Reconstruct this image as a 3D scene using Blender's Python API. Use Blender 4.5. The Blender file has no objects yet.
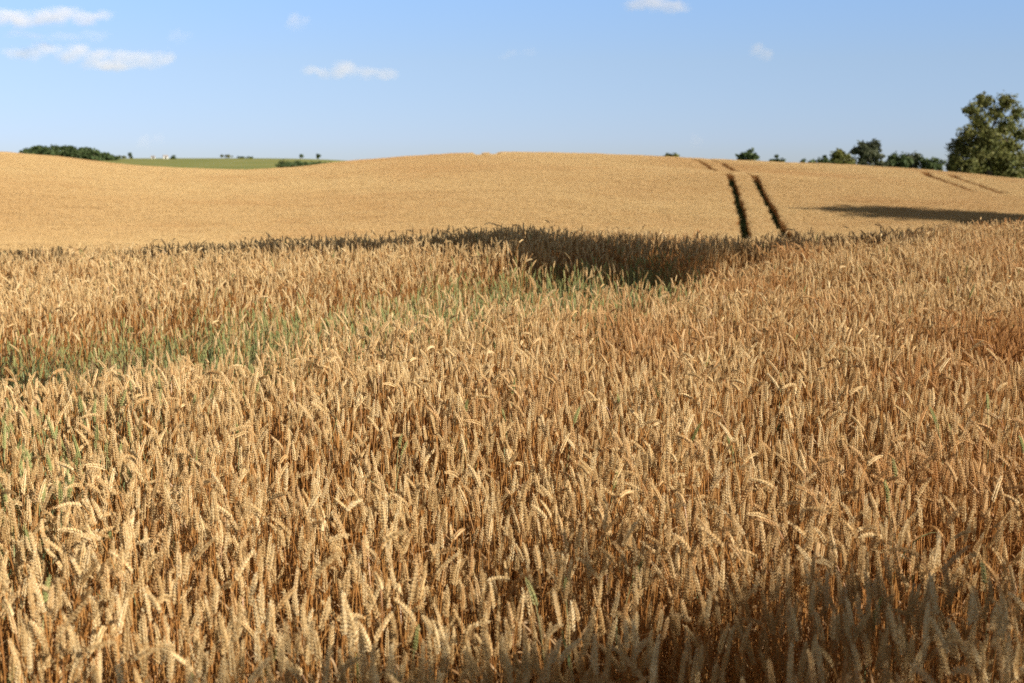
import bpy, math, random
import numpy as np
from mathutils import Vector

random.seed(7)
rng = np.random.default_rng(11)
scene = bpy.context.scene
COL = scene.collection
PI = math.pi

# ------------------------------------------------------------------ camera numbers
F = 1422.0                    # focal length in pixels (50 mm on a 36 mm sensor at 1024 px)
Y0 = 164.0                    # image row of the true horizon
PITCH = math.atan((341.5 - Y0) / F)
EYE = 1.83
CROP = 0.85


def ray(px, py):
    """direction (x, z) per metre of forward distance for a pixel"""
    u = (px - 512.0) / F
    v = (341.5 - py) / F
    fy = math.cos(PITCH) + v * math.sin(PITCH)
    fz = -math.sin(PITCH) + v * math.cos(PITCH)
    return u / fy, fz / fy


def at(px, py, Y):
    a, s = ray(px, py)
    return Vector((a * Y, Y, EYE + s * Y))


def project(X, Y, Z):
    c, s = math.cos(PITCH), math.sin(PITCH)
    dz = Z - EYE
    f = Y * c - dz * s
    up = Y * s + dz * c
    return 512 + F * X / f, 341.5 - F * up / f


# sun: behind the camera on the right, low
SUN_EL = math.radians(27)
SH = Vector((0.86, -0.51, 0)).normalized()
SUN = Vector((SH.x * math.cos(SUN_EL), SH.y * math.cos(SUN_EL), math.sin(SUN_EL)))

# ------------------------------------------------------------------ mesh helper


class MB:
    def __init__(self):
        self.v = []
        self.f = []
        self.m = []

    def add(self, vs, fs, m=0):
        o = len(self.v)
        self.v += [tuple(p) for p in vs]
        self.f += [tuple(i + o for i in f) for f in fs]
        self.m += [m] * len(fs)

    def tube(self, pts, rad, sides=6, m=0, cap=True):
        pts = [Vector(p) for p in pts]
        n = len(pts)
        vs = []
        t0 = (pts[1] - pts[0]).normalized()
        ref = Vector((1, 0, 0)) if abs(t0.x) < .8 else Vector((0, 1, 0))
        for i, p in enumerate(pts):
            t = (pts[min(i + 1, n - 1)] - pts[max(i - 1, 0)]).normalized()
            a = t.cross(ref).normalized()
            b = t.cross(a)
            ref = -b.cross(t) if False else ref
            for k in range(sides):
                ang = 2 * PI * k / sides
                vs.append(p + (a * math.cos(ang) + b * math.sin(ang)) * rad[i])
        fs = []
        for i in range(n - 1):
            for k in range(sides):
                k2 = (k + 1) % sides
                fs.append((i * sides + k, i * sides + k2, (i + 1) * sides + k2, (i + 1) * sides + k))
        if cap:
            fs.append(tuple(range(sides))[::-1])
            fs.append(tuple((n - 1) * sides + k for k in range(sides)))
        self.add(vs, fs, m)

    def mesh(self, name, mats, smooth=False):
        me = bpy.data.meshes.new(name)
        me.from_pydata(self.v, [], self.f)
        for mt in mats:
            me.materials.append(mt)
        if len(mats) > 1:
            me.polygons.foreach_set('material_index', self.m)
        if smooth:
            me.polygons.foreach_set('use_smooth', [True] * len(me.polygons))
        me.update()
        return me


def link(name, data, parent=None):
    o = bpy.data.objects.new(name, data)
    COL.objects.link(o)
    if parent:
        o.parent = parent
    return o


def tag(o, label=None, cat=None, group=None, kind=None):
    if label:
        o['label'] = label
    if cat:
        o['category'] = cat
    if group:
        o['group'] = group
    if kind:
        o['kind'] = kind
    return o


# ------------------------------------------------------------------ materials
def new_mat(name):
    m = bpy.data.materials.new(name)
    m.use_nodes = True
    nt = m.node_tree
    for n in list(nt.nodes):
        nt.nodes.remove(n)
    out = nt.nodes.new('ShaderNodeOutputMaterial')
    return m, nt, out


def N(nt, typ, **kw):
    n = nt.nodes.new(typ)
    for k, v in kw.items():
        setattr(n, k, v)
    return n


def mathn(nt, op, a, b=None, clamp=False):
    n = N(nt, 'ShaderNodeMath', operation=op, use_clamp=clamp)
    for i, x in enumerate((a, b)):
        if x is None:
            continue
        if isinstance(x, (int, float)):
            n.inputs[i].default_value = x
        else:
            nt.links.new(x, n.inputs[i])
    return n.outputs[0]


def mixc(nt, fac, a, b):
    n = N(nt, 'ShaderNodeMix', data_type='RGBA')
    for s, x in ((n.inputs[0], fac), (n.inputs[6], a), (n.inputs[7], b)):
        if isinstance(x, (int, float)):
            s.default_value = x
        elif isinstance(x, tuple):
            s.default_value = (*x, 1)
        else:
            nt.links.new(x, s)
    return n.outputs[2]


def ramp(nt, fac, stops):
    n = N(nt, 'ShaderNodeValToRGB')
    cr = n.color_ramp
    while len(cr.elements) > 1:
        cr.elements.remove(cr.elements[-1])
    cr.elements[0].position = stops[0][0]
    cr.elements[0].color = (*stops[0][1], 1)
    for p, c in stops[1:]:
        e = cr.elements.new(p)
        e.color = (*c, 1)
    nt.links.new(fac, n.inputs[0])
    return n.outputs[0]


def plant_mat(name, stops, rust=None, rough=.55, spec=.3, trans=0.0, noise=220.0, island=False):
    """colour differs from plant to plant, and from husk to husk"""
    m, nt, out = new_mat(name)
    oi = N(nt, 'ShaderNodeObjectInfo')
    geo = N(nt, 'ShaderNodeNewGeometry')
    tc = N(nt, 'ShaderNodeTexCoord')
    nz = N(nt, 'ShaderNodeTexNoise')
    nz.inputs['Scale'].default_value = noise
    nz.inputs['Detail'].default_value = 1.0
    nt.links.new(tc.outputs['Object'], nz.inputs['Vector'])
    r = mathn(nt, 'MULTIPLY', oi.outputs['Random'], .42)
    r2 = mathn(nt, 'MULTIPLY', geo.outputs['Random Per Island'], .48)
    r3 = mathn(nt, 'MULTIPLY', nz.outputs['Fac'], .30)
    s = mathn(nt, 'ADD', mathn(nt, 'ADD', r, r2), mathn(nt, 'SUBTRACT', r3, .08), clamp=True)
    c = ramp(nt, s, stops)
    if rust:
        at_ = N(nt, 'ShaderNodeAttribute', attribute_type='INSTANCER', attribute_name='tint')
        c = mixc(nt, at_.outputs['Fac'], c, rust)
    p = N(nt, 'ShaderNodeBsdfPrincipled')
    nt.links.new(c, p.inputs['Base Color'])
    p.inputs['Roughness'].default_value = rough
    p.inputs['Specular IOR Level'].default_value = spec
    if trans > 0:
        t = N(nt, 'ShaderNodeBsdfTranslucent')
        nt.links.new(c, t.inputs['Color'])
        mx = N(nt, 'ShaderNodeMixShader')
        mx.inputs[0].default_value = trans
        nt.links.new(p.outputs[0], mx.inputs[1])
        nt.links.new(t.outputs[0], mx.inputs[2])
        nt.links.new(mx.outputs[0], out.inputs['Surface'])
    else:
        nt.links.new(p.outputs[0], out.inputs['Surface'])
    return m


RUST = (.42, .19, .055)
M_EAR = plant_mat('ripe_ear', [(0, (.28, .145, .052)), (.28, (.51, .33, .14)), (.62, (.70, .51, .26)), (1, (.79, .655, .41))], RUST)
M_STEM = plant_mat('straw_stem', [(0, (.22, .075, .022)), (.5, (.40, .18, .05)), (1, (.58, .34, .12))], RUST, rough=.4, spec=.45, noise=30)
M_LEAF = plant_mat('dry_leaf', [(0, (.20, .12, .06)), (.5, (.36, .22, .10)), (1, (.52, .38, .22))], RUST, trans=.3, noise=40)
M_GEAR = plant_mat('unripe_ear', [(0, (.26, .30, .10)), (.5, (.36, .38, .15)), (1, (.52, .45, .19))], trans=.12)
M_GSTEM = plant_mat('green_stem', [(0, (.19, .22, .10)), (.5, (.30, .32, .15)), (1, (.46, .40, .18))], noise=30)
M_GLEAF = plant_mat('green_leaf', [(0, (.12, .18, .085)), (.5, (.21, .27, .125)), (1, (.34, .35, .16))], trans=.3, noise=40)
M_FAR = plant_mat('far_ear', [(0, (.47, .30, .125)), (.4, (.585, .40, .182)), (1, (.69, .515, .262))], RUST, trans=.12, noise=60)


def leaf_mat(name, stops, trans=.3):
    m, nt, out = new_mat(name)
    geo = N(nt, 'ShaderNodeNewGeometry')
    tc = N(nt, 'ShaderNodeTexCoord')
    nz = N(nt, 'ShaderNodeTexNoise')
    nz.inputs['Scale'].default_value = .45
    nz.inputs['Detail'].default_value = 2
    nt.links.new(tc.outputs['Object'], nz.inputs['Vector'])
    s = mathn(nt, 'ADD', mathn(nt, 'MULTIPLY', geo.outputs['Random Per Island'], .55), mathn(nt, 'SUBTRACT', mathn(nt, 'MULTIPLY', nz.outputs['Fac'], 1.1), .3), clamp=True)
    c = ramp(nt, s, stops)
    p = N(nt, 'ShaderNodeBsdfPrincipled')
    p.inputs['Roughness'].default_value = .55
    p.inputs['Specular IOR Level'].default_value = .25
    nt.links.new(c, p.inputs['Base Color'])
    t = N(nt, 'ShaderNodeBsdfTranslucent')
    nt.links.new(c, t.inputs['Color'])
    mx = N(nt, 'ShaderNodeMixShader')
    mx.inputs[0].default_value = trans
    nt.links.new(p.outputs[0], mx.inputs[1])
    nt.links.new(t.outputs[0], mx.inputs[2])
    nt.links.new(mx.outputs[0], out.inputs['Surface'])
    return m


L_OLIVE = leaf_mat('olive_leaves', [(0, (.060, .085, .022)), (.5, (.140, .150, .042)), (1, (.23, .215, .07))])
L_DARK = leaf_mat('dark_leaves', [(0, (.036, .062, .024)), (.5, (.072, .108, .040)), (1, (.12, .15, .055))])
L_GREY = leaf_mat('greygreen_leaves', [(0, (.050, .062, .036)), (.5, (.090, .105, .058)), (1, (.140, .145, .085))])


def simple_noise_mat(name, stops, scale, rough=.9, detail=6, scale2=None):
    m, nt, out = new_mat(name)
    tc = N(nt, 'ShaderNodeTexCoord')
    nz = N(nt, 'ShaderNodeTexNoise')
    nz.inputs['Scale'].default_value = scale
    nz.inputs['Detail'].default_value = detail
    nt.links.new(tc.outputs['Object'], nz.inputs['Vector'])
    f = nz.outputs['Fac']
    if scale2:
        n2 = N(nt, 'ShaderNodeTexNoise')
        n2.inputs['Scale'].default_value = scale2
        n2.inputs['Detail'].default_value = 3
        nt.links.new(tc.outputs['Object'], n2.inputs['Vector'])
        f = mathn(nt, 'ADD', mathn(nt, 'MULTIPLY', f, .5), mathn(nt, 'MULTIPLY', n2.outputs['Fac'], .5))
    c = ramp(nt, f, stops)
    p = N(nt, 'ShaderNodeBsdfPrincipled')
    p.inputs['Roughness'].default_value = rough
    p.inputs['Specular IOR Level'].default_value = .15
    nt.links.new(c, p.inputs['Base Color'])
    nt.links.new(p.outputs[0], out.inputs['Surface'])
    return m


M_SOIL = simple_noise_mat('soil_with_straw', [(.3, (.05, .032, .018)), (.55, (.09, .056, .03)), (.72, (.17, .11, .055))], 3.0, scale2=40)
M_MEADOW = simple_noise_mat('meadow_green', [(.3, (.16, .18, .05)), (.5, (.21, .225, .07)), (.7, (.29, .265, .10))], .012, scale2=.05)
M_BARK = simple_noise_mat('bark', [(.3, (.06, .045, .032)), (.7, (.15, .12, .09))], 4)
M_WHITE = simple_noise_mat('white_render', [(.3, (.70, .69, .66)), (.7, (.80, .79, .76))], 1)
M_ROOF = simple_noise_mat('grey_roof', [(.3, (.25, .22, .21)), (.7, (.36, .33, .31))], 1)
M_PANE = simple_noise_mat('dark_pane', [(.3, (.03, .035, .04)), (.7, (.05, .055, .06))], 1, rough=.2)

# ------------------------------------------------------------------ terrain
AZ = np.radians(np.arange(-40, 40.01, .5))
ROWS = np.concatenate([[0.0, .3, .7], np.geomspace(1.2, 60, 150), np.linspace(61, 220, 120), np.geomspace(225, 9000, 90)])


def pchip(x, y, xq):
    x = np.asarray(x, float)
    y = np.asarray(y, float)
    h = np.diff(x)
    d = np.diff(y) / h
    m = np.zeros_like(y)
    m[0], m[-1] = d[0], d[-1]
    for i in range(1, len(x) - 1):
        if d[i - 1] * d[i] > 0:
            w1, w2 = 2 * h[i] + h[i - 1], h[i] + 2 * h[i - 1]
            m[i] = (w1 + w2) / (w1 / d[i - 1] + w2 / d[i])
    k = np.clip(np.searchsorted(x, xq) - 1, 0, len(h) - 1)
    t = (xq - x[k]) / h[k]
    return (y[k] * (2 * t**3 - 3 * t**2 + 1) + h[k] * m[k] * (t**3 - 2 * t**2 + t)
            + y[k + 1] * (-2 * t**3 + 3 * t**2) + h[k] * m[k + 1] * (t**3 - t**2))


CREST = ([-400, -150, 0, 60, 120, 180, 250, 300, 350, 400, 450, 500, 550, 600, 650, 700, 740, 800, 850, 900, 950, 1000, 1060, 1400],
         [147, 149, 152, 157, 164.5, 168.5, 170, 167, 161, 157, 154, 152.5, 152.5, 154, 156, 158.5, 160.5, 163, 165, 168, 172, 177, 182, 196])
BROW = ([-400, 0, 100, 200, 300, 420, 520, 640, 740, 850, 950, 1024, 1400],
        [270, 261, 256, 250, 244, 239, 234, 238, 244, 240, 232, 227, 220])
HILL = ([60, 70, 78, 90, 104, 119, 135, 150, 165], [1.0, .88, .77, .56, .36, .205, .10, .03, 0])


def slope_of(py):
    return ray(512, py)[1]


def column(az):
    px = 512 + F * 1.0077 * math.tan(az)
    yc = float(np.interp(px, *CREST))
    yb = float(np.interp(px, *BROW))
    d, z = [], []                       # canopy-top heights relative to the eye

    def put(dd, zz):
        d.append(dd)
        z.append(zz)
    h13 = -slope_of(yb) * 13
    put(0, -.98)
    put(2.5, -.97)
    put(5, -(.91 * .85 + .15 * (h13 + .25)))
    put(8, -(.86 * .62 + .38 * (h13 + .14)))
    put(10.5, -(.84 * .35 + .65 * (h13 + .06)))
    put(13, -h13)
    put(16, -h13 - .28)
    put(25, -2.4)
    put(40, -4.5)
    put(52, -5.0)
    w = math.exp(-((px - 735) / 120) ** 2)
    for dd, t in zip(*HILL):
        y = yc + (248 - yc) * t
        if dd == 119:
            y -= 5.0 * w
        if dd == 135:
            y += 2.5 * w
        put(dd, slope_of(y) * dd)
    zc = z[-1]
    put(185, zc - .9)
    put(215, zc - 3.0)
    wl = math.exp(-((px - 200) / 260) ** 4) if px < 512 else math.exp(-((px - 200) / 260) ** 4)
    put(320, wl * slope_of(176) * 320 + (1 - wl) * (min(zc, 0) - 9))
    put(450, wl * slope_of(172) * 450 + (1 - wl) * (min(zc, 0) - 10))
    put(700, wl * slope_of(162) * 700 + (1 - wl) * -11)
    put(1000, wl * slope_of(157) * 1000 + (1 - wl) * -12)
    put(1150, wl * slope_of(157.5) * 1150 + (1 - wl) * -13)
    put(1600, -14)
    put(9500, -60)
    return pchip(d, z, ROWS) + EYE - CROP


GRID = np.array([column(a) for a in AZ])          # (az, row)


def ground_z(X, Y):
    X = np.atleast_1d(np.asarray(X, float))
    Y = np.atleast_1d(np.asarray(Y, float))
    az = np.arctan2(X, Y)
    azc = np.clip(az, AZ[0], AZ[-1] - 1e-9)
    d = np.hypot(X, Y) * np.cos(azc)
    fa = (azc - AZ[0]) / (AZ[1] - AZ[0])
    ia = np.clip(fa.astype(int), 0, len(AZ) - 2)
    ta = fa - ia
    ir = np.clip(np.searchsorted(ROWS, d) - 1, 0, len(ROWS) - 2)
    tr = np.clip((d - ROWS[ir]) / (ROWS[ir + 1] - ROWS[ir]), 0, 1)
    a = GRID[ia, ir] * (1 - tr) + GRID[ia, ir + 1] * tr
    b = GRID[ia + 1, ir] * (1 - tr) + GRID[ia + 1, ir + 1] * tr
    return a * (1 - ta) + b * ta


def gz(x, y):
    return float(ground_z(x, y)[0])


def build_ground():
    side = np.radians(np.arange(45, 180.1, 7.5))
    az = np.concatenate([-side[::-1][1:], AZ, side[:-1], [PI]])
    az = np.unique(np.round(az, 6))
    az = az[az > -PI + .01]
    n, mrow = len(az), len(ROWS) - 1
    v, f, mi = [(0, 0, float(GRID[80, 0]))], [], []
    for a in az:
        azc = min(max(a, AZ[0]), AZ[-1])
        rad = ROWS[1:] / math.cos(azc)
        X, Y = rad * math.sin(a), rad * math.cos(a)
        Z = ground_z(X, Y)
        v += list(zip(X.tolist(), Y.tolist(), Z.tolist()))
    for i in range(n):
        j = (i + 1) % n
        f.append((0, 1 + j * mrow, 1 + i * mrow))
        mi.append(0)
        for r in range(mrow - 1):
            f.append((1 + i * mrow + r, 1 + j * mrow + r, 1 + j * mrow + r + 1, 1 + i * mrow + r + 1))
            mi.append(0 if ROWS[r + 1] < 188 else 1)
    me = bpy.data.meshes.new('ground')
    me.from_pydata(v, [], f)
    me.materials.append(M_SOIL)
    me.materials.append(M_MEADOW)
    me.polygons.foreach_set('material_index', mi)
    me.polygons.foreach_set('use_smooth', [True] * len(f))
    me.update()
    tag(link('ground', me), kind='structure')


build_ground()

# ------------------------------------------------------------------ wheat plants


def husk(mb, base, axis, out, length, wid, m=0):
    """one pointed husk: a slim five sided bulb ending in a short awn"""
    axis = axis.normalized()
    side = axis.cross(out).normalized()
    nrm = side.cross(axis).normalized()
    vs = [base]
    for t, r in ((.28, .85), (.62, 1.0), (.86, .55)):
        for k in range(5):
            a = 2 * PI * k / 5 + .3
            vs.append(base + axis * (length * t) + (side * math.cos(a) + nrm * math.sin(a) * .8) * wid * r)
    vs.append(base + axis * length * 1.12 + nrm * wid * .15)
    fs = []
    for k in range(5):
        k2 = (k + 1) % 5
        fs.append((0, 1 + k2, 1 + k))
        fs.append((1 + k, 1 + k2, 6 + k2, 6 + k))
        fs.append((6 + k, 6 + k2, 11 + k2, 11 + k))
        fs.append((11 + k, 11 + k2, 16))
    mb.add(vs, fs, m)


def make_curve(r, stem_len, lean, nod, bend_len):
    """points of stem + ear axis; nod = total bending angle at the top in radians"""
    pts, tans = [], []
    p = Vector((0, 0, 0))
    ang = 0.0
    n = 26
    L = stem_len
    for i in range(n + 1):
        s = i / n
        pts.append(p.copy())
        t = Vector((math.sin(ang), 0, math.cos(ang)))
        tans.append(t)
        p = p + t * (L / n)
        ang = lean * s + nod * max(0, (s - (1 - bend_len)) / bend_len) ** 1.3 * .55
    return pts, tans, ang


def leaf(mb, r, base, direc, length, wid, droop, twist, m=0):
    direc = direc.normalized()
    p = base.copy()
    t = (direc * .55 + Vector((0, 0, .85))).normalized()
    n = 7
    vs, fs = [], []
    for i in range(n + 1):
        s = i / n
        w = wid * (1 - s) ** .6 * min(1, .5 + 3 * s)
        side = t.cross(Vector((0, 0, 1)))
        if side.length < .05:
            side = direc.cross(Vector((0, 0, 1)))
        side.normalize()
        up = side.cross(t)
        a = twist * s
        sd = side * math.cos(a) + up * math.sin(a)
        vs += [p - sd * w, p + sd * w]
        if i:
            fs.append((2 * i - 2, 2 * i - 1, 2 * i + 1, 2 * i))
        p = p + t * (length / n)
        t = (t + Vector((r.uniform(-.12, .12), r.uniform(-.12, .12), -droop * (.5 + s) / n * 3))).normalized()
    mb.add(vs, fs, m)


def plant_parts(seed, nod, lean, green=False, height=CROP):
    """returns (stem, ear, leaves) as MB; the plant stands at the origin"""
    r = random.Random(seed)
    ear_len = r.uniform(.054, .081)
    stem_len = height - ear_len * math.cos(min(1.2, nod * .8)) + (.03 if nod > .8 else 0)
    pts, tans, ang = make_curve(r, stem_len, lean, nod, r.uniform(.16, .3))
    stem, ear = MB(), MB()
    rad = [.0019 - .0009 * i / (len(pts) - 1) for i in range(len(pts))]
    for k in (6, 13, 19):
        rad[k] *= 1.35
    stem.tube(pts, rad, 5, cap=False)
    # ear axis carries on bending
    n = int(round(ear_len * 1000 / 3.9)) + r.randint(-1, 1)
    p = pts[-1].copy()
    roll = r.uniform(0, PI)
    curl = nod * .45
    for i in range(n):
        s = i / (n - 1)
        t = Vector((math.sin(ang), 0, math.cos(ang)))
        bx = Vector((math.cos(ang), 0, -math.sin(ang)))
        by = Vector((0, 1, 0))
        sgn = 1 if i % 2 else -1
        wide = (bx * math.cos(roll) + by * math.sin(roll)) * sgn
        thin = t.cross(wide).normalized()
        size = (.62 + .38 * math.sin(PI * min(1, .22 + s * .86)))
        ln = .0105 * size * r.uniform(.92, 1.1)
        wd = .0017 * size * r.uniform(.9, 1.15)
        spread = .52 * (1 - .5 * s)
        b = p + wide * .0011
        if i == n - 1:
            husk(ear, p, t, thin, ln, wd)
        else:
            husk(ear, b, t + wide * spread, wide, ln, wd)
            husk(ear, b + thin * .0016, t + wide * spread * .75 + thin * .33, thin, ln * .95, wd * .95)
            husk(ear, b - thin * .0016, t + wide * spread * .75 - thin * .33, -thin, ln * .95, wd * .95)
        p = p + t * (ear_len / n)
        ang += curl / n
    leaves = []
    nl = r.choice((1, 2, 2, 3)) if not green else 3
    for k in range(nl):
        f = r.choice((.45, .55, .62, .7, .78)) if not green else (.35, .55, .75)[k]
        i = int(f * (len(pts) - 1))
        a = r.uniform(0, 2 * PI)
        mb = MB()
        if green:
            leaf(mb, r, pts[i], Vector((math.cos(a), math.sin(a), .5)), r.uniform(.16, .26), r.uniform(.004, .006), r.uniform(.15, .6), r.uniform(-1, 1))
        else:
            leaf(mb, r, pts[i], Vector((math.cos(a), math.sin(a), 0)), r.uniform(.10, .2), r.uniform(.0025, .0045), r.uniform(.5, 1.3), r.uniform(-7, 7))
        leaves.append(mb)
    return stem, ear, leaves


R_ = random.Random(3)
SHAPES = []
for i in range(24):
    if i < 15:
        nod, kind = R_.uniform(.02, .30), 'upright'
    elif i < 20:
        nod, kind = R_.uniform(.55, 1.0), 'nodding'
    else:
        nod, kind = R_.uniform(1.3, 1.9), 'bent'
    SHAPES.append((100 + i, nod, R_.uniform(.02, .13), kind))


def joined(parts, mats, name):
    mb = MB()
    stem, ear, leaves = parts
    mb.add(stem.v, stem.f, 0)
    mb.add(ear.v, ear.f, 1)
    for l in leaves:
        mb.add(l.v, l.f, 2)
    return mb.mesh(name, mats)


proto_near = bpy.data.collections.new('wheat_plants')
PARTS = []
for i, (sd, nod, lean, kind) in enumerate(SHAPES):
    pp = plant_parts(sd, nod, lean)
    PARTS.append(pp)
    o = bpy.data.objects.new('plant_a%02d' % i, joined(pp, [M_STEM, M_EAR, M_LEAF], 'plant'))
    proto_near.objects.link(o)
NG = 6
for i in range(NG):
    pp = plant_parts(300 + i, R_.uniform(.02, .4), R_.uniform(.02, .1), green=True)
    o = bpy.data.objects.new('plant_b%02d' % i, joined(pp, [M_GSTEM, M_GEAR, M_GLEAF], 'plant'))
    proto_near.objects.link(o)

# far tufts: many low detail plants
proto_far = bpy.data.collections.new('wheat_tufts')
for i in range(7):
    r = random.Random(500 + i)
    mb = MB()
    for k in range(34):
        a, q = r.uniform(0, 2 * PI), .21 * math.sqrt(r.random())
        b = Vector((q * math.cos(a), q * math.sin(a), 0))
        hgt = CROP * r.uniform(.88, 1.08)
        az, tilt = r.uniform(0, 2 * PI), abs(r.gauss(0, .32))
        if r.random() < .12:
            tilt = r.uniform(.8, 1.6)
        dv = Vector((math.cos(az) * math.sin(tilt), math.sin(az) * math.sin(tilt), math.cos(tilt)))
        top = b + Vector((dv.x * .03, dv.y * .03, hgt - .09 * max(.3, dv.z)))
        mb.tube([b, top], [.002, .0013], 3, 0, cap=False)
        L = r.uniform(.075, .105)
        mb.tube([top, top + dv * L * .2, top + dv * L * .65, top + dv * L], [.003, .0072, .0066, .002], 5, 1)
        if r.random() < .5:
            lb = b + (top - b) * r.uniform(.5, .8)
            leaf(mb, r, lb, Vector((math.cos(az + 2), math.sin(az + 2), 0)), r.uniform(.1, .18), .004, r.uniform(.5, 1.2), r.uniform(-3, 3), 2)
    o = bpy.data.objects.new('tuft_%02d' % i, mb.mesh('tuft', [M_STEM, M_FAR, M_LEAF]))
    proto_far.objects.link(o)
# low dark weeds that grow in the wheel tracks
r = random.Random(540)
mb = MB()
for k in range(60):
    a, q = r.uniform(0, 2 * PI), .17 * math.sqrt(r.random())
    leaf(mb, r, Vector((q * math.cos(a), q * math.sin(a), 0)), Vector((math.cos(a * 3), math.sin(a * 3), 0)), r.uniform(.18, .42), r.uniform(.008, .016), r.uniform(.1, .7), r.uniform(-1, 1))
o = bpy.data.objects.new('tuft_07', mb.mesh('tuft', [L_DARK]))
proto_far.objects.link(o)


def lattice_noise(X, Y, scale, seed):
    g = np.random.default_rng(seed).random((64, 64))
    x, y = X / scale + 1000, Y / scale + 1000
    i, j = np.floor(x).astype(int), np.floor(y).astype(int)
    fx, fy = x - i, y - j
    fx, fy = fx * fx * (3 - 2 * fx), fy * fy * (3 - 2 * fy)
    i0, j0, i1, j1 = i % 64, j % 64, (i + 1) % 64, (j + 1) % 64
    return (g[i0, j0] * (1 - fx) + g[i1, j0] * fx) * (1 - fy) + (g[i0, j1] * (1 - fx) + g[i1, j1] * fx) * fy


def instancer(name, pos, rot, scl, idx, tint, coll):
    me = bpy.data.meshes.new(name)
    n = len(pos)
    me.vertices.add(n)
    me.vertices.foreach_set('co', pos.astype(np.float32).ravel())
    a = me.attributes.new('rot', 'FLOAT_VECTOR', 'POINT')
    a.data.foreach_set('vector', rot.astype(np.float32).ravel())
    a = me.attributes.new('scl', 'FLOAT_VECTOR', 'POINT')
    a.data.foreach_set('vector', scl.astype(np.float32).ravel())
    a = me.attributes.new('idx', 'INT', 'POINT')
    a.data.foreach_set('value', idx.astype(np.int32))
    a = me.attributes.new('tint', 'FLOAT', 'POINT')
    a.data.foreach_set('value', tint.astype(np.float32))
    me.update()
    o = link(name, me)
    ng = bpy.data.node_groups.new(name, 'GeometryNodeTree')
    ng.interface.new_socket('Geometry', in_out='INPUT', socket_type='NodeSocketGeometry')
    ng.interface.new_socket('Geometry', in_out='OUTPUT', socket_type='NodeSocketGeometry')
    gi, go = ng.nodes.new('NodeGroupInput'), ng.nodes.new('NodeGroupOutput')
    mp = ng.nodes.new('GeometryNodeMeshToPoints')
    ci = ng.nodes.new('GeometryNodeCollectionInfo')
    ci.inputs['Collection'].default_value = coll
    ci.inputs['Separate Children'].default_value = True
    ci.inputs['Reset Children'].default_value = True
    ip = ng.nodes.new('GeometryNodeInstanceOnPoints')
    ip.inputs['Pick Instance'].default_value = True

    def attr(nm, typ):
        q = ng.nodes.new('GeometryNodeInputNamedAttribute')
        q.data_type = typ
        q.inputs['Name'].default_value = nm
        return [s for s in q.outputs if s.name == 'Attribute' and s.enabled][0]
    L = ng.links.new
    e2r = ng.nodes.new('FunctionNodeEulerToRotation')
    L(gi.outputs[0], mp.inputs['Mesh'])
    L(mp.outputs['Points'], ip.inputs['Points'])
    L(ci.outputs[0], ip.inputs['Instance'])
    L(attr('idx', 'INT'), ip.inputs['Instance Index'])
    L(attr('rot', 'FLOAT_VECTOR'), e2r.inputs[0])
    L(e2r.outputs[0], ip.inputs['Rotation'])
    L(attr('scl', 'FLOAT_VECTOR'), ip.inputs['Scale'])
    L(ip.outputs[0], go.inputs[0])
    md = o.modifiers.new('plants', 'NODES')
    md.node_group = ng
    return o


# ---- near crop
def near_points():
    step = 1 / math.sqrt(800)
    xs = np.arange(-10, 10, step)
    ys = np.arange(.8, 16.6, step)
    X, Y = np.meshgrid(xs, ys)
    X = (X + rng.uniform(-.5, .5, X.shape) * step * 1.3).ravel()
    Y = (Y + rng.uniform(-.5, .5, Y.shape) * step * 1.3).ravel()
    k = np.abs(X) < .375 * Y + 2.2
    return X[k], Y[k]


X, Y = near_points()
# the sprayer's old wheel track runs across the near field: sparse, low and still green
off = (Y - (X + 9.75)) / math.sqrt(2) + (lattice_noise(X, Y, .8, 5) - .5) * .35
along = (X + Y) / math.sqrt(2)
green_w = np.clip(1.2 - np.abs(off - .05) / 1.25, 0, 1) * np.clip((1.75 - X) / .5, 0, 1)
gap = np.exp(-((off - .18) / .26) ** 2) * np.clip((X + .55) / .5, 0, 1) * np.clip((2.3 - X) / .4, 0, 1)
gap_l = np.exp(-((off + .05) / .33) ** 2) * np.clip((-1.55 - X) / .4, 0, 1)
thin_w = np.clip(.3 * green_w + .85 * np.maximum(gap, gap_l), 0, .93)
thin_w = np.maximum(thin_w, np.clip((lattice_noise(X, Y, .17, 77) - .48) * 2.4, 0, .85))
thin_w = np.maximum(thin_w, np.clip((lattice_noise(X, Y * .8, .42, 78) - .6) * 2.4, 0, .7))
keep = rng.random(len(X)) > thin_w
X, Y, off, green_w, gap = X[keep], Y[keep], off[keep], green_w[keep], np.maximum(gap, gap_l)[keep]
n = len(X)
Z = ground_z(X, Y)
patch = lattice_noise(X, Y, 1.1, 9)
patch2 = lattice_noise(X, Y, .45, 12)
isg = rng.random(n) < np.clip(green_w * 1.5 - .05 + .9 * (patch - .5), 0, .76) * (green_w > 0)
weed = (np.exp(-((X + 1.62) / .35) ** 2 - ((Y - 4.6) / 1.3) ** 2) * .28 > rng.random(n)) | (rng.random(n) < .006)
isg |= weed
idx = rng.choice(24, n, p=np.array([.80 / 15] * 15 + [.17 / 5] * 5 + [.03 / 4] * 4))
bent_zone = patch2 > .68
idx = np.where(bent_zone & (rng.random(n) < .14), rng.integers(15, 24, n), idx)
idx = np.where(isg, 24 + rng.integers(0, NG, n), idx)
hs = rng.normal(1.0, .055, n) + (patch - .5) * .10 + (patch2 - .5) * .08
hs = np.where(isg & ~weed, hs * rng.uniform(.6, .9, n), hs)
hs = np.where((green_w > .3) & ~isg, hs * .93, hs)
hs *= 1 - .28 * gap
hs = np.clip(hs, .42, 1.13)
ws = rng.uniform(.9, 1.15, n)
lean = np.abs(rng.normal(0, .10, n))
la = rng.uniform(0, 2 * PI, n)
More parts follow.
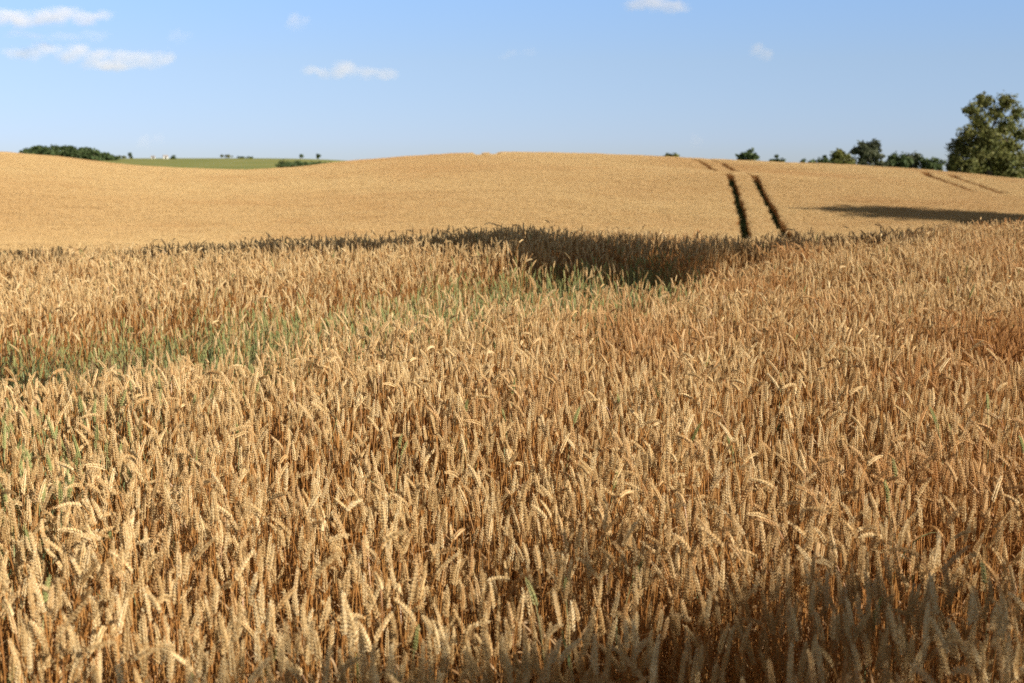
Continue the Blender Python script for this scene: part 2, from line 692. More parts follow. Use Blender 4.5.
rot = np.stack([lean * np.cos(la), lean * np.sin(la), rng.uniform(0, 2 * PI, n)], 1)
scl = np.stack([(hs + ws) / 2, (hs + ws) / 2, hs], 1)
tint = np.clip((lattice_noise(X, Y, .6, 21) - .5) * 1.7, 0, .7) * np.clip((X / Y + .10) * 3.4, .10, 1.25) * np.clip((Y - 3.2) / 2, .2, 1) + rng.random(n) ** 5 * .5
tint = np.clip(tint + .10 * np.clip(X / Y + .02, 0, .3) / .3, 0, .85)
pos = np.stack([X, Y, Z - .01], 1)

# the closest three hundred plants in the picture are things of their own
c, s = math.cos(PITCH), math.sin(PITCH)
Zt = Z + CROP * hs - .05
f_ = Y * c - (Zt - EYE) * s
u_ = 512 + F * X / f_
v_ = 341.5 - F * (Y * s + (Zt - EYE) * c) / f_
vis = (u_ > 4) & (u_ < 1020) & (v_ < 676) & ~isg
order = np.where(vis)[0]
order = order[np.argsort(f_[order])][:300]
solo = np.zeros(n, bool)
solo[order] = True
# plants so close that they stand below the picture are kept in the crop
rest = ~solo
tag(instancer('wheat_crop', pos[rest], rot[rest], scl[rest], idx[rest], tint[rest], proto_near),
    'dense ripe golden wheat filling the near field, with a greener strip of low wheat across it', 'wheat crop', kind='stuff')

KIND_LABEL = {
    'upright': ('ripe wheat stalk with an upright ear in the closest rows at the photo bottom edge', 'closest wheat stalks with upright ears'),
    'nodding': ('ripe wheat stalk with a nodding ear in the closest rows at the photo bottom edge', 'closest wheat stalks with nodding ears'),
    'bent': ('wheat stalk with its ear bent over, in the closest rows at the photo bottom edge', 'closest wheat stalks with bent over ears'),
}
SOLO = {}
for i in sorted(set(idx[order].tolist())):
    st, er, lv = PARTS[i]
    SOLO[i] = [('stem', st.mesh('stem', [M_STEM])), ('ear', er.mesh('ear', [M_EAR]))] + [('leaf', l.mesh('leaf', [M_LEAF])) for l in lv]
for j in order.tolist():
    i = int(idx[j])
    t = link('wheat_stalk', None)
    t.empty_display_size = .05
    t.location = pos[j].tolist()
    t.rotation_euler = rot[j].tolist()
    t.scale = scl[j].tolist()
    tag(t, KIND_LABEL[SHAPES[i][3]][0], 'wheat', KIND_LABEL[SHAPES[i][3]][1])
    for nm, me in SOLO[i]:
        link(nm, me, t)

# ---- far crop
def track_line(pts):
    return np.array([(at(px, 200, Yd).x, Yd) for px, Yd in pts])


LEFT_TRACK = track_line([(748, 62), (746, 76), (741.5, 90), (735.5, 104), (729, 118), (719, 130), (709, 141), (701, 149), (694, 156), (684, 168)])
RIGHT_TRACK = track_line([(797, 62), (786, 76), (773, 90), (763, 104), (753, 118), (741, 130), (730, 141), (721, 149), (713, 156), (702, 168)])
R1 = track_line([(922, 152), (930, 140), (950, 128), (973, 116)])
R2 = track_line([(948, 152), (958, 140), (980, 128), (1004, 116)])
C1 = track_line([(474, 172), (479, 162), (481, 156)])
C2 = track_line([(491, 172), (494.5, 162), (496, 156)])
F1 = track_line([(484, 150), (455, 132), (430, 118), (415, 108)])


def seg_dist(X, Y, line):
    best = np.full(len(X), 1e9)
    for (x0, y0), (x1, y1) in zip(line[:-1], line[1:]):
        dx, dy = x1 - x0, y1 - y0
        t = np.clip(((X - x0) * dx + (Y - y0) * dy) / (dx * dx + dy * dy), 0, 1)
        best = np.minimum(best, np.hypot(X - x0 - t * dx, Y - y0 - t * dy))
    return best


def far_points(y0, y1, dens, margin):
    step = 1 / math.sqrt(dens)
    half = .375 * y1 + margin
    xs, ys = np.arange(-half, half, step), np.arange(y0, y1, step)
    X, Y = np.meshgrid(xs, ys)
    X = (X + rng.uniform(-.5, .5, X.shape) * step).ravel()
    Y = (Y + rng.uniform(-.5, .5, Y.shape) * step).ravel()
    k = np.abs(X) < .375 * Y + margin
    return X[k], Y[k]


a = far_points(16.5, 60, 12, 4)
b = far_points(60, 120, 22, 5)
d = far_points(120, 180, 13, 6)
X = np.concatenate([a[0], b[0], d[0]])
Y = np.concatenate([a[1], b[1], d[1]])
wob = (lattice_noise(X, Y, .9, 31) - .5) * .22
k = np.ones(len(X), bool)
for line, half in ((LEFT_TRACK, .43), (RIGHT_TRACK, .43), (R1, .6), (R2, .6), (C1, .7), (C2, .7)):
    k &= seg_dist(X, Y, line) + wob > half
X, Y = X[k], Y[k]
n = len(X)
Z = ground_z(X, Y)
hs = 1 + (lattice_noise(X, Y, 3, 41) - .5) * .10 + (lattice_noise(X, Y, .9, 42) - .5) * .08 + rng.normal(0, .02, n)
hs -= .10 * np.exp(-(seg_dist(X, Y, F1) / .5) ** 2)
rot = np.stack([rng.normal(0, .03, n), rng.normal(0, .03, n), rng.uniform(0, 2 * PI, n)], 1)
scl = np.stack([np.ones(n), np.ones(n), hs], 1)
hs += (lattice_noise(X, Y * .5, 7, 43) - .5) * .10
tint = np.clip((lattice_noise(X, Y, 9, 51) * .6 + lattice_noise(X, Y, 2.2, 52) * .4 - .42) * .55, 0, .35) + np.clip(lattice_noise(X + .4 * Y, Y * .35, 16, 53) - .42, 0, 1) * .5 + rng.random(n) ** 4 * .12
fid = rng.integers(0, 7, n)
wx, wy = [], []
for line in (LEFT_TRACK, RIGHT_TRACK):
    for (x0, y0), (x1, y1) in zip(line[:-1], line[1:]):
        m_ = int(math.hypot(x1 - x0, y1 - y0) * 11)
        t_ = rng.random(m_)
        wx.append(x0 + (x1 - x0) * t_ + rng.uniform(-.3, .3, m_))
        wy.append(y0 + (y1 - y0) * t_)
wx, wy = np.concatenate(wx), np.concatenate(wy)
m_ = len(wx)
X, Y, Z = np.concatenate([X, wx]), np.concatenate([Y, wy]), np.concatenate([Z, ground_z(wx, wy)])
rot = np.concatenate([rot, np.stack([np.zeros(m_), np.zeros(m_), rng.uniform(0, 6.3, m_)], 1)])
scl = np.concatenate([scl, np.ones((m_, 3)) * rng.uniform(.6, 1.15, (m_, 1))])
fid = np.concatenate([fid, np.full(m_, 7)])
tint = np.concatenate([tint, np.zeros(m_)])
tag(instancer('wheat_field', np.stack([X, Y, Z - .01], 1), rot, scl, fid, tint, proto_far),
    'smooth golden wheat covering the far hillside, cut by dark wheel tracks', 'wheat field', kind='stuff')

# ------------------------------------------------------------------ trees
def leaf_cloud(mb, r, blobs, count, size, m=0):
    vol = [b[3] * b[4] * b[5] for b in blobs]
    tot = sum(v ** .8 for v in vol)
    for b, v in zip(blobs, vol):
        k = max(6, int(count * v ** .8 / tot))
        # a few sub-clumps on the blob's shell, leaves round each
        nc = max(9, int(k / 15))
        cl = []
        for _ in range(nc):
            u = Vector((r.gauss(0, 1), r.gauss(0, 1), r.gauss(0, 1))).normalized()
            q = r.uniform(.25, 1.0)
            cl.append((Vector((b[0] + u.x * b[3] * q, b[1] + u.y * b[4] * q, b[2] + u.z * b[5] * q)), u))
        sp = .42 * (v ** (1 / 3))
        for _ in range(k):
            cc, u = r.choice(cl)
            p = cc + Vector((r.gauss(0, 1), r.gauss(0, 1), r.gauss(0, .8))) * sp * .5
            nrm = (u + Vector((r.gauss(0, .7), r.gauss(0, .7), r.gauss(0, .7) + .35))).normalized()
            t1 = nrm.cross(Vector((r.gauss(0, 1), r.gauss(0, 1), r.gauss(0, 1)))).normalized()
            t2 = nrm.cross(t1)
            s_ = size * r.uniform(.6, 1.35)
            w_ = s_ * r.uniform(.45, .75)
            mb.add([p - t1 * s_, p + t2 * w_ - nrm * s_ * .2, p + t1 * s_, p - t2 * w_ - nrm * s_ * .2], [(0, 1, 2, 3)], m)


def limbs(mb, r, base, fork, blobs, rad, m=0, groups=None):
    n = 6
    pts = []
    for i in range(n + 1):
        s_ = i / n
        pts.append(base.lerp(fork, s_) + Vector((r.gauss(0, 1), r.gauss(0, 1), 0)) * rad * .25 * (0 < i < n))
    pts[0] = pts[0] - Vector((0, 0, .3))
    mb.tube(pts, [rad * (1.25 - .55 * i / n) for i in range(n + 1)], 8, m)
    if groups:
        i0 = 0
        for g in groups:
            part = blobs[i0:i0 + g]
            i0 += g
            cen = sum((Vector(b[:3]) for b in part), Vector()) / len(part)
            mid_ = fork.lerp(cen, .5) + Vector((0, 0, .06 * (cen - fork).length))
            mb.tube([fork, mid_, cen], [rad * .6, rad * .45, rad * .2], 6, m)
            for b in part:
                mb.tube([cen, cen.lerp(Vector(b[:3]), .5) + Vector((0, 0, .08)), Vector(b[:3])], [rad * .18, rad * .12, rad * .05], 4, m)
        return
    for b in blobs:
        e = Vector(b[:3])
        k = r.uniform(.45, .95)
        s0 = base.lerp(fork, k)
        md = s0.lerp(e, .5) + Vector((r.gauss(0, .2), r.gauss(0, .2), .1 * (e - s0).length))
        mb.tube([s0, md, e], [rad * .42, rad * .25, rad * .08], 5, m)


def tree(kind, label, cat, base, blobs, leaf_size, count, mat, rad, fork_h=None, group=None, seed=0, boughs=None):
    """blobs are relative to the base: (x, y, z, rx, ry, rz)"""
    r = random.Random(seed)
    base = Vector(base)
    t = link(kind, None)
    t.location = base
    tag(t, label, cat, group)
    tr, cr = MB(), MB()
    top = max(b[2] for b in blobs)
    limbs(tr, r, Vector((0, 0, 0)), Vector((r.uniform(-.2, .2), r.uniform(-.2, .2), fork_h or top * .7)), blobs, rad, groups=boughs)
    leaf_cloud(cr, r, blobs, count, leaf_size)
    link('trunk', tr.mesh('trunk', [M_BARK], True), t)
    link('crown', cr.mesh('crown', [mat]), t)
    return t


def traced(px_base, D, blobs_px, depth=.8, ground=None):
    """image-space crown lobes (px, py, rx, ry) at distance D -> blobs around a base point on the ground"""
    a, _ = ray(px_base, 170)
    bx, by = a * D, D
    bz = gz(bx, by)
    out = []
    r = random.Random(int(px_base * 7 + D))
    for (px, py, rx, ry) in blobs_px:
        p = at(px, py, D)
        k = D / F
        rr = (rx + ry) / 2 * k
        out.append((p.x - bx, r.uniform(-.5, .5) * rr * 2 * depth, p.z - bz, rx * k, rr * depth, ry * k))
    return (bx, by, bz), out


# the big tree on the right
base, bl = traced(988, 192, [
    (985, 101, 9, 8), (1006, 101, 9, 8), (971, 110, 9, 7), (996, 113, 9, 7), (1018, 113, 8, 9),
    (979, 122, 10, 8), (1005, 127, 11, 9), (1022, 134, 8, 8), (968, 133, 11, 8), (988, 138, 14, 10), (1010, 146, 12, 9),
    (962, 147, 11, 10), (978, 153, 16, 12), (1000, 158, 17, 12), (1022, 160, 10, 9),
    (956, 160, 9, 9), (966, 168, 14, 10), (986, 171, 18, 10), (1008, 172, 15, 9), (952, 170, 6, 7)])
tree('broadleaf_tree', 'tallest tree, broad olive green crown with sky gaps, at the right edge of the hill', 'tree', base, [(b[0], b[1], b[2], b[3] * 1.1, b[4] * 1.1, b[5] * 1.1) for b in bl], .2, 21000, L_OLIVE, .45, seed=5)

spec = [
    # px, D, lobes, mat, name, label, category
    (747, 235, [(747, 155, 9, 5), (741, 157, 6, 4), (754, 157, 6, 4)], L_DARK, 'round_tree', 'dark round treetop alone on the crest right of the twin wheel tracks', 'tree'),
    (776, 245, [(776, 160, 6, 4), (771, 162, 4, 3), (781, 162, 4, 3)], L_DARK, 'round_tree', 'small dark rounded bush on the crest right of the lone round treetop', 'bush'),
    (808, 250, [(804, 162, 5, 3), (811, 162, 5, 3)], L_DARK, 'bush', 'lowest dark bush left of the pointed tree on the crest', 'bush'),
    (822, 252, [(822, 161, 8, 4), (828, 163, 6, 4)], L_DARK, 'bush', 'wide dark bush just left of the pointed green tree on the crest', 'bush'),
    (840, 240, [(839, 153, 6, 6), (836, 159, 7, 6), (845, 159, 7, 6), (840, 164, 10, 5), (852, 162, 6, 4)], L_OLIVE, 'pointed_tree', 'mid green tree with a pointed crown left of the round grey green tree', 'tree'),
    (867, 246, [(862, 147, 8, 7), (873, 147, 8, 7), (867, 151, 11, 8), (856, 152, 6, 6), (878, 154, 6, 6), (866, 160, 12, 7), (881, 164, 7, 4)], L_GREY, 'round_tree', 'round grey green tree standing highest in the row left of the big tree', 'tree'),
    (897, 248, [(895, 159, 8, 7), (903, 161, 8, 7), (890, 164, 6, 6), (885, 166, 5, 4), (898, 167, 10, 5)], L_DARK, 'hedge_tree', 'dark rounded tree right of the round grey green tree', 'tree'),
    (911, 252, [(908, 157, 6, 5), (914, 160, 8, 7), (912, 167, 9, 5)], L_GREY, 'hedge_tree', 'greyish tree in the middle of the hedge left of the big tree', 'tree'),
    (929, 250, [(924, 161, 6, 6), (932, 163, 7, 7), (938, 166, 6, 6), (930, 169, 10, 5)], L_DARK, 'hedge_tree', 'dark tree at the right end of the hedge, next to the big tree', 'tree'),
    (672, 230, [(668, 155, 5, 2.2), (677, 156, 5, 2.0)], L_OLIVE, 'bush', 'flat green bush barely showing above the crest left of the twin wheel tracks', 'bush'),
    (1018, 205, [(1012, 174, 9, 5), (1024, 173, 9, 6)], L_GREY, 'bush', 'low greyish shrub at the foot of the big tree, at the right edge', 'shrub'),
]
for q, (px, D, lobes, mat, nm, lab, cat) in enumerate(spec):
    base, bl = traced(px, D, lobes)
    # let the lower growth reach the ground behind the crest
    z_low = min(b[2] - b[5] for b in bl)
    bl2 = list(bl)
    if z_low > .8:
        b0 = min(bl, key=lambda b: b[2])
        wd = max(b[3] for b in bl)
        x0_, x1_ = min(b[0] - b[3] for b in bl), max(b[0] + b[3] for b in bl)
        for fx in (.15, .5, .85):
            bl2.append((x0_ + (x1_ - x0_) * fx, b0[1], z_low * .55, (x1_ - x0_) * .24, wd * .7, z_low * .6))
    tree(nm, lab, cat, base, bl2, .30, int(900 + 160 * sum(l[2] * l[3] for l in lobes) / 12), mat, .18, seed=40 + q)

# left far wood and the things on the green field
wd = MB()
r = random.Random(77)
for px in np.arange(28, 116, 4.4):
    px = float(px) + r.uniform(-1.2, 1.2)
    D = r.uniform(820, 900)
    top = float(np.interp(px, [22, 32, 45, 62, 75, 90, 100, 112, 118], [150, 147.5, 146, 145.2, 147, 148.5, 151.5, 155, 157])) + r.uniform(-.7, .9)
    a_, _ = ray(px, 160)
    zb = gz(a_ * D, D)
    p = at(px, top, D)
    H = p.z - zb
    rw = r.uniform(3.4, 4.6)
    bls = [(a_ * D + r.uniform(-2, 2), D + r.uniform(-2, 2), zb + H * f, rw * w, rw * w, H * .22) for f, w in ((.8, .8), (.55, 1.1), (.28, 1.0))]
    leaf_cloud(wd, r, bls, 800, .8, 0)
    wd.tube([(a_ * D, D, zb - .5), (a_ * D, D, zb + H * .6)], [.4, .2], 5, 1)
tag(link('wood', wd.mesh('wood', [L_DARK, M_BARK])), 'dark far-off wood on the skyline at the left behind the golden hill', 'wood', kind='stuff')

far_spec = [
    (174, 900, [(174, 157.5, 3.2, 2.2), (172, 158, 2, 1.6)], L_DARK, 'bush', 'single dark bush out on the distant green field', 'bush'),
    (130, 930, [(130, 154, 2, 2.2), (130.5, 156.5, 2.4, 2)], L_DARK, 'tree', 'tiny tree on the skyline right of the far wood', 'tree'),
    (121, 900, [(119, 157, 3, 1.5), (124, 157, 3, 1.3)], L_OLIVE, 'bush', 'low bush between the far wood and the tiny skyline tree', 'bush'),
    (226, 960, [(222, 156, 3, 1.4), (229, 156, 4, 1.4)], L_OLIVE, 'bush', 'pale low bush on the crest of the distant green field', 'bush'),
    (245, 960, [(241, 157.4, 4, 1), (250, 157.4, 4, 1)], L_DARK, 'bush', 'long low bush on the distant crest right of the pale bush', 'bush'),
    (301, 980, [(301, 156, 2.4, 1.6)], L_DARK, 'bush', 'small round bush on the distant skyline above the dark hedge', 'bush'),
    (318, 980, [(318, 156, 2.2, 2.2)], L_DARK, 'tree', 'dark little tree on the distant skyline right of the dark hedge', 'tree'),
]
for q, (px, D, lobes, mat, nm, lab, cat) in enumerate(far_spec):
    base, bl = traced(px, D, lobes)
    bl2 = [(b[0], b[1], max(b[2], b[5] * .7), b[3], b[4], b[5]) for b in bl]
    tree(nm, lab, cat, base, bl2, .5, 320, mat, .2, seed=90 + q)
# dark hedge sloping on the green field
hb = MB()
r = random.Random(5)
bls = []
for i in range(16):
    s_ = i / 15
    px = 282 + 48 * s_
    D = 560 + 120 * s_
    a_, _ = ray(px, 165)
    zb = gz(a_ * D, D)
    hh = 3.4 * (1 - .55 * s_)
    bls.append((a_ * D, D, zb + hh * .45, 2.4, 2.4, hh * .55))
leaf_cloud(hb, r, bls, 2600, .5, 0)
tag(link('hedge', hb.mesh('hedge', [L_DARK])), 'dark hedge running up the right end of the distant green field', 'hedge')

# two tiny white sheds on the green field
def shed(px, D, w, dpt, h, label):
    a_, _ = ray(px, 157)
    x, y = a_ * D, D
    z = gz(x, y)
    t = link('shed', None)
    t.location = (x, y, z)
    t.rotation_euler = (0, 0, .35)
    tag(t, label, 'shed')
    mb = MB()
    e = h * .65
    mb.add([(-w, -dpt, -.5), (w, -dpt, -.5), (w, dpt, -.5), (-w, dpt, -.5), (-w, -dpt, e), (w, -dpt, e), (w, dpt, e), (-w, dpt, e), (-w, 0, h), (w, 0, h)],
           [(0, 1, 5, 4), (1, 2, 6, 9, 5), (2, 3, 7, 6), (3, 0, 4, 8, 7)])
    link('wall', mb.mesh('wall', [M_WHITE]), t)
    rf = MB()
    for sg in (-1, 1):
        p0, p1 = Vector((0, sg * (dpt + .25), e - .12)), Vector((0, 0, h + .06))
        vs = []
        for zz in (0, .15):
            for x_, pp in ((-w - .25, p0), (w + .25, p0), (w + .25, p1), (-w - .25, p1)):
                vs.append((x_, pp.y, pp.z + zz))
        fs = [(0, 1, 2, 3), (4, 5, 6, 7), (0, 1, 5, 4), (1, 2, 6, 5), (2, 3, 7, 6), (3, 0, 4, 7)]
        rf.add(vs, fs)
    link('roof', rf.mesh('roof', [M_ROOF]), t)
    db = MB()
    db.add([(-.6, -dpt - .02, 0), (.6, -dpt - .02, 0), (.6, -dpt - .02, 1.6), (-.6, -dpt - .02, 1.6), (-.6, -dpt + .05, 0), (.6, -dpt + .05, 0), (.6, -dpt + .05, 1.6), (-.6, -dpt + .05, 1.6)],
           [(0, 1, 2, 3), (0, 1, 5, 4), (1, 2, 6, 5), (2, 3, 7, 6), (3, 0, 4, 7)])
    link('door', db.mesh('door', [M_PANE]), t)


shed(165.5, 915, 1.4, 1.2, 2.2, 'tiny white shed next to the single dark bush on the distant field')
shed(153, 925, 1.1, 1.0, 1.7, 'smallest white shed, left of the other white shed on the distant field')


# ------------------------------------------------------------------ trees beyond the right edge: they throw the shadows
def shade_tree(label, targets, seed, rad=.12, count=5000, leaf_size=.09, mat=L_DARK, boughs=None, stand=None, fork=None, cat='tree'):
    """targets: lobes of shade wanted on the crop (x, y, rx, rz); the crown hangs up the sun's ray from there"""
    r = random.Random(seed)
    up = math.tan(SUN_EL)
    lob = []
    for (x, y, rx, rz, t_h) in targets:
        z = gz(x, y) + CROP - .03
        lob.append((x + SH.x * t_h, y + SH.y * t_h, z + up * t_h, rx, rx, rz))
    bx, by = stand
    bz = gz(bx, by)
    bl = [(l[0] - bx, l[1] - by, l[2] - bz, *l[3:]) for l in lob]
    top = fork or min(b[2] for b in bl)
    return tree('slender_tree', label, cat, (bx, by, bz), bl, leaf_size, count, mat, rad, fork_h=top, seed=seed, boughs=boughs)


def P(px, py, d):
    a, _ = ray(px, py)
    return a * d, d


def region(seed, boxes, size, t_h):
    r = random.Random(seed)
    out = []
    for (x0, x1, y0, y1, k) in boxes:
        for _ in range(k):
            q = r.uniform(.7, 1.2)
            out.append((r.uniform(x0, x1), r.uniform(y0, y1), size * q, size * .5 * q, t_h))
    return out


shade_tree('tall slender tree right of the picture shading the middle of the crop',
           region(1, [(.25, 1.6, 11.6, 12.3, 20), (-.1, 1.75, 12.1, 13.6, 22), (-3.5, -.1, 12.75, 14.3, 30), (-5.4, -4.7, 13.5, 14.2, 5), (2.0, 3.4, 13.1, 14.1, 7)], .31, 20), 201, count=19000, leaf_size=.12, boughs=[42, 35, 7], stand=(18.5, 8.5), fork=7.5)
shade_tree('wide boughed tree behind the camera shading the bottom right corner',
           region(3, [(-.4, .15, 2.3, 2.65, 7), (.1, .6, 2.35, 2.85, 8), (.5, 1.4, 2.4, 3.15, 15)], .16, 9) + region(4, [(-.9, -.3, 2.35, 2.75, 7), (.1, 1.4, 3.0, 3.7, 5)], .12, 9) + region(2, [(-2.95, -1.95, 6.8, 7.5, 16)], .27, 11), 202, count=3000, leaf_size=.05, boughs=[42, 16], stand=(4.5, -4), fork=5)
# the old oak whose shadow lies on the hill
up = math.tan(SUN_EL)
lob = []
t_h = 44
for (px, d, rx, rz) in [(800, 91.5, .8, .4), (825, 91.5, 1.5, .5), (850, 91, 2.0, .7), (872, 91.3, 2.6, .9), (893, 91, 3.8, 1.1), (915, 90.5, 4.2, 1.2), (945, 90, 4.2, 1.2), (975, 89.5, 4.2, 1.4), (1005, 89.5, 4.2, 1.6), (1040, 89, 4, 2), (1080, 88, 4, 2.4), (905, 87, 3, .7), (940, 86.5, 3, .9), (980, 86, 3, 1), (1025, 85.5, 3, 1.2)]:
    x, y = P(px, 205, d)
    lob.append((x + SH.x * t_h, y + SH.y * t_h, gz(x, y) + CROP + up * t_h, rx, rx, rz))
bx, by = sum(l[0] for l in lob) / len(lob), sum(l[1] for l in lob) / len(lob)
bz = gz(bx, by)
tree('spreading_tree', 'wide spreading tree right of the picture throwing its shadow over the far hill', 'tree', (bx, by, bz),
     [(l[0] - bx, l[1] - by, l[2] - bz, *l[3:]) for l in lob], .40, 6500, L_OLIVE, .6, fork_h=12, seed=203)


# ------------------------------------------------------------------ clouds
def cloud(label, lobes, D, dens=.02, seed=0, noise_k=.95):
    lobes = [(a_, b_, c_ * 1.4, d_ * 1.5) for a_, b_, c_, d_ in lobes]
    """lobes in image space (px, py, rx, ry) at distance D; a real volume of air and droplets"""
    k = D / F
    c0 = at(sum(l[0] for l in lobes) / len(lobes), sum(l[1] for l in lobes) / len(lobes), D)
    mb = MB()
    L = []
    r = random.Random(seed)
    for (px, py, rx, ry) in lobes:
        p = at(px, py, D) - c0
        sx, sz = rx * k, ry * k
        sy = (sx + sz) * .5
        y = r.uniform(-.3, .3) * sy
        L.append((p.x, y, p.z, sx, sy, sz))
        rings, seg = 8, 12
        vs, fs = [(p.x, y, p.z - sz)], []
        for i in range(1, rings):
            th = PI * i / rings
            for j in range(seg):
                ph = 2 * PI * j / seg
                vs.append((p.x + sx * math.sin(th) * math.cos(ph), y + sy * math.sin(th) * math.sin(ph), p.z - sz * math.cos(th)))
        vs.append((p.x, y, p.z + sz))
        for j in range(seg):
            j2 = (j + 1) % seg
            fs.append((0, 1 + j2, 1 + j))
            for i in range(rings - 2):
                fs.append((1 + i * seg + j, 1 + i * seg + j2, 1 + (i + 1) * seg + j2, 1 + (i + 1) * seg + j))
            fs.append((1 + (rings - 2) * seg + j, 1 + (rings - 2) * seg + j2, len(vs) - 1))
        mb.add(vs, fs)
    m, nt, out = new_mat('cloud_vapour')
    tc = N(nt, 'ShaderNodeTexCoord')
    wn = N(nt, 'ShaderNodeTexNoise')
    wn.inputs['Scale'].default_value = .02
    wn.inputs['Detail'].default_value = 3
    nt.links.new(tc.outputs['Object'], wn.inputs['Vector'])
    sb = N(nt, 'ShaderNodeVectorMath', operation='SUBTRACT')
    nt.links.new(wn.outputs['Color'], sb.inputs[0])
    sb.inputs[1].default_value = (.5, .5, .5)
    sc_ = N(nt, 'ShaderNodeVectorMath', operation='SCALE')
    nt.links.new(sb.outputs[0], sc_.inputs[0])
    sc_.inputs['Scale'].default_value = 55
    wp = N(nt, 'ShaderNodeVectorMath', operation='ADD')
    nt.links.new(tc.outputs['Object'], wp.inputs[0])
    nt.links.new(sc_.outputs[0], wp.inputs[1])
    tot = None
    for (x, y, z, sx, sy, sz) in L:
        mp = N(nt, 'ShaderNodeMapping', vector_type='POINT')
        mp.inputs['Location'].default_value = (-x / sx, -y / sy, -z / sz)
        mp.inputs['Scale'].default_value = (1 / sx, 1 / sy, 1 / sz)
        nt.links.new(wp.outputs[0], mp.inputs['Vector'])
        ln = N(nt, 'ShaderNodeVectorMath', operation='LENGTH')
        nt.links.new(mp.outputs[0], ln.inputs[0])
        mr = N(nt, 'ShaderNodeMapRange', interpolation_type='SMOOTHSTEP')
        mr.inputs['From Min'].default_value = 1.0
        mr.inputs['From Max'].default_value = .1
        nt.links.new(ln.outputs['Value'], mr.inputs['Value'])
        tot = mr.outputs[0] if tot is None else mathn(nt, 'MAXIMUM', tot, mr.outputs[0])
    nz = N(nt, 'ShaderNodeTexNoise')
    nz.inputs['Scale'].default_value = .028
    nz.inputs['Detail'].default_value = 6
    nz.inputs['Roughness'].default_value = .68
    nt.links.new(tc.outputs['Object'], nz.inputs['Vector'])
    f = mathn(nt, 'SUBTRACT', mathn(nt, 'MULTIPLY', tot, 1.5), mathn(nt, 'MULTIPLY', nz.outputs['Fac'], noise_k))
    f = mathn(nt, 'MULTIPLY', mathn(nt, 'MAXIMUM', f, 0.0), dens * .34)
    pv = N(nt, 'ShaderNodeVolumePrincipled')
    pv.inputs['Color'].default_value = (1.0, .935, .925, 1)
    pv.inputs['Anisotropy'].default_value = -.25
    nt.links.new(f, pv.inputs['Density'])
    nt.links.new(pv.outputs[0], out.inputs['Volume'])
    try:
        m.cycles.volume_step_rate = .5
    except Exception:
        pass
    o = link('cloud', mb.mesh('cloud', [m]))
    o.location = c0
    rm = o.modifiers.new('merge', 'REMESH')
    rm.mode = 'VOXEL'
    rm.voxel_size = 3.0
    tag(o, label, 'cloud')


CD = 4000
cloud('long white cloud with a bright puffy head at the top left corner', [(68, 14, 26, 10), (85, 17, 22, 8), (45, 18, 28, 8), (15, 19, 32, 9), (-20, 20, 30, 9), (104, 17, 14, 6)], CD, .03, 1)
cloud('faint grey cloud streak between the two long clouds at left', [(25, 34, 30, 5), (65, 37, 26, 4.5), (98, 36, 20, 5)], CD, .008, 2)
cloud('longest white cloud, low lumpy bank across the left of the sky', [(50, 50, 18, 9), (20, 52, 22, 7), (36, 53, 14, 7), (65, 55, 14, 8), (93, 57, 15, 8), (80, 53, 20, 9), (105, 55, 18, 8), (122, 56, 20, 9), (145, 60, 22, 8), (164, 59, 16, 10), (110, 64, 40, 6)], CD, .025, 3)
cloud('small round white cloud in the upper sky left of centre', [(296, 22, 13, 8), (304, 20, 9, 6)], CD, .017, 4)
cloud('thin elongated white cloud left of centre, under the small round cloud', [(345, 70, 22, 9), (318, 72, 20, 6), (368, 72, 20, 6.5), (386, 73, 16, 6)], CD, .024, 5)
cloud('white cloud cut by the top edge right of centre', [(655, 3, 22, 9), (636, 2, 16, 7), (675, 6, 18, 7)], CD, .03, 6)
cloud('small bright cloud puff in the right half of the sky', [(758, 51, 12, 8), (766, 54, 10, 6)], CD, .02, 7)
cloud('faint cloud wisp low over the green field', [(146, 142, 12, 6), (157, 138, 7, 8)], CD, .008, 8)
cloud('faint little cloud low in the sky above the twin wheel tracks', [(696, 141, 9, 7)], CD, .007, 9)
cloud('faint cloud scrap between the longest cloud and the small round cloud', [(178, 37, 14, 7), (186, 35, 9, 5)], CD, .007, 10)
cloud('faint smudge of cloud high in the sky near the middle', [(530, 52, 12, 6), (510, 55, 14, 4)], CD, .007, 11)

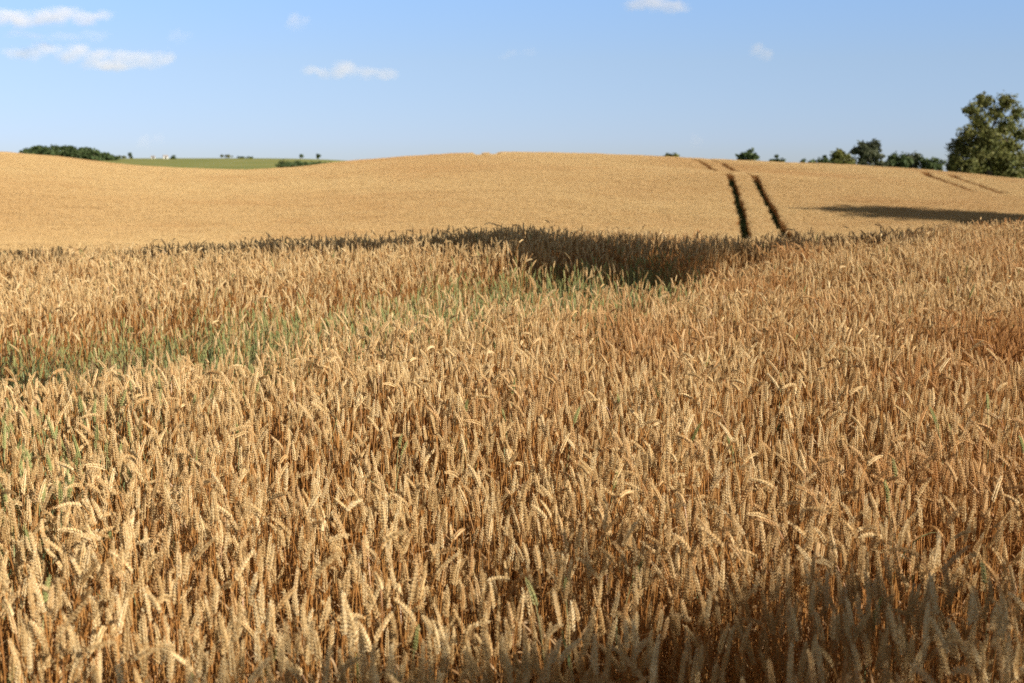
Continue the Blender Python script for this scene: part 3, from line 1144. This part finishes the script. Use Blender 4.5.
# ------------------------------------------------------------------ light, sky, camera
w = bpy.data.worlds.new('World')
scene.world = w
w.use_nodes = True
nt = w.node_tree
bg = nt.nodes['Background']
sky = nt.nodes.new('ShaderNodeTexSky')
sky.sky_type = 'NISHITA'
sky.sun_disc = False
sky.sun_elevation = SUN_EL
sky.sun_rotation = math.atan2(SH.x, SH.y)
sky.altitude = 100
sky.air_density = .6
sky.dust_density = 0.0
sky.ozone_density = 3.0
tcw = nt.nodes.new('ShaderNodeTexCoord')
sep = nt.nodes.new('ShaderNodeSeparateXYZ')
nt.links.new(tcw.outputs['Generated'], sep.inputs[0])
# colour tint for low haze: the sky of the photograph pales, but does not brighten, towards the horizon
sky_tint = ramp(nt, sep.outputs['Z'], [(0.0, (.53, .52, .62)), (.017, (.64, .61, .73)), (.07, (.96, .845, .83)), (.122, (1.16, 1.10, 1.09)), (.16, (1.1, 1.03, .95)), (.28, (2.0, 1.02, .40))])  # last stop: warm tint added to the unseen upper sky to brown the shade
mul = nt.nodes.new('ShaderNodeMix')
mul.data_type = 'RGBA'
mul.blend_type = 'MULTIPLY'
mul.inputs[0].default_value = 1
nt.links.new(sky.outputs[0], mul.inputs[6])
nt.links.new(sky_tint, mul.inputs[7])
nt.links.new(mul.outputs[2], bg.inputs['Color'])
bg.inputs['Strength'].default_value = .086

sl = bpy.data.lights.new('sun', 'SUN')
sl.energy = 5.0
sl.angle = math.radians(.5)
sl.color = (1.0, .91, .77)
so = link('sun', sl)
so.rotation_euler = (-SUN).to_track_quat('-Z', 'Y').to_euler()
so.location = SUN * 60

cam = bpy.data.cameras.new('camera')
cam.sensor_width = 36
cam.lens = 36 * F / 1024
cam.clip_start = .05
cam.clip_end = 20000
cam.dof.use_dof = True
cam.dof.focus_distance = 5.6
cam.dof.aperture_fstop = 5.0
co = link('camera', cam)
co.location = (0, 0, EYE)
co.rotation_euler = (PI / 2 - PITCH, 0, 0)
scene.camera = co

vs = scene.view_settings
scene.display_settings.display_device = 'sRGB'
vs.view_transform = 'Standard'
vs.look = 'None'
vs.exposure = .74
vs.gamma = 1
cy = scene.cycles
cy.max_bounces = 4
cy.diffuse_bounces = 2
cy.glossy_bounces = 2
cy.transmission_bounces = 3
cy.transparent_max_bounces = 4
cy.volume_bounces = 3
cy.use_denoising = False
cy.denoiser = 'OPENIMAGEDENOISE'
cy.denoising_input_passes = 'RGB_ALBEDO_NORMAL'
cy.denoising_prefilter = 'ACCURATE'
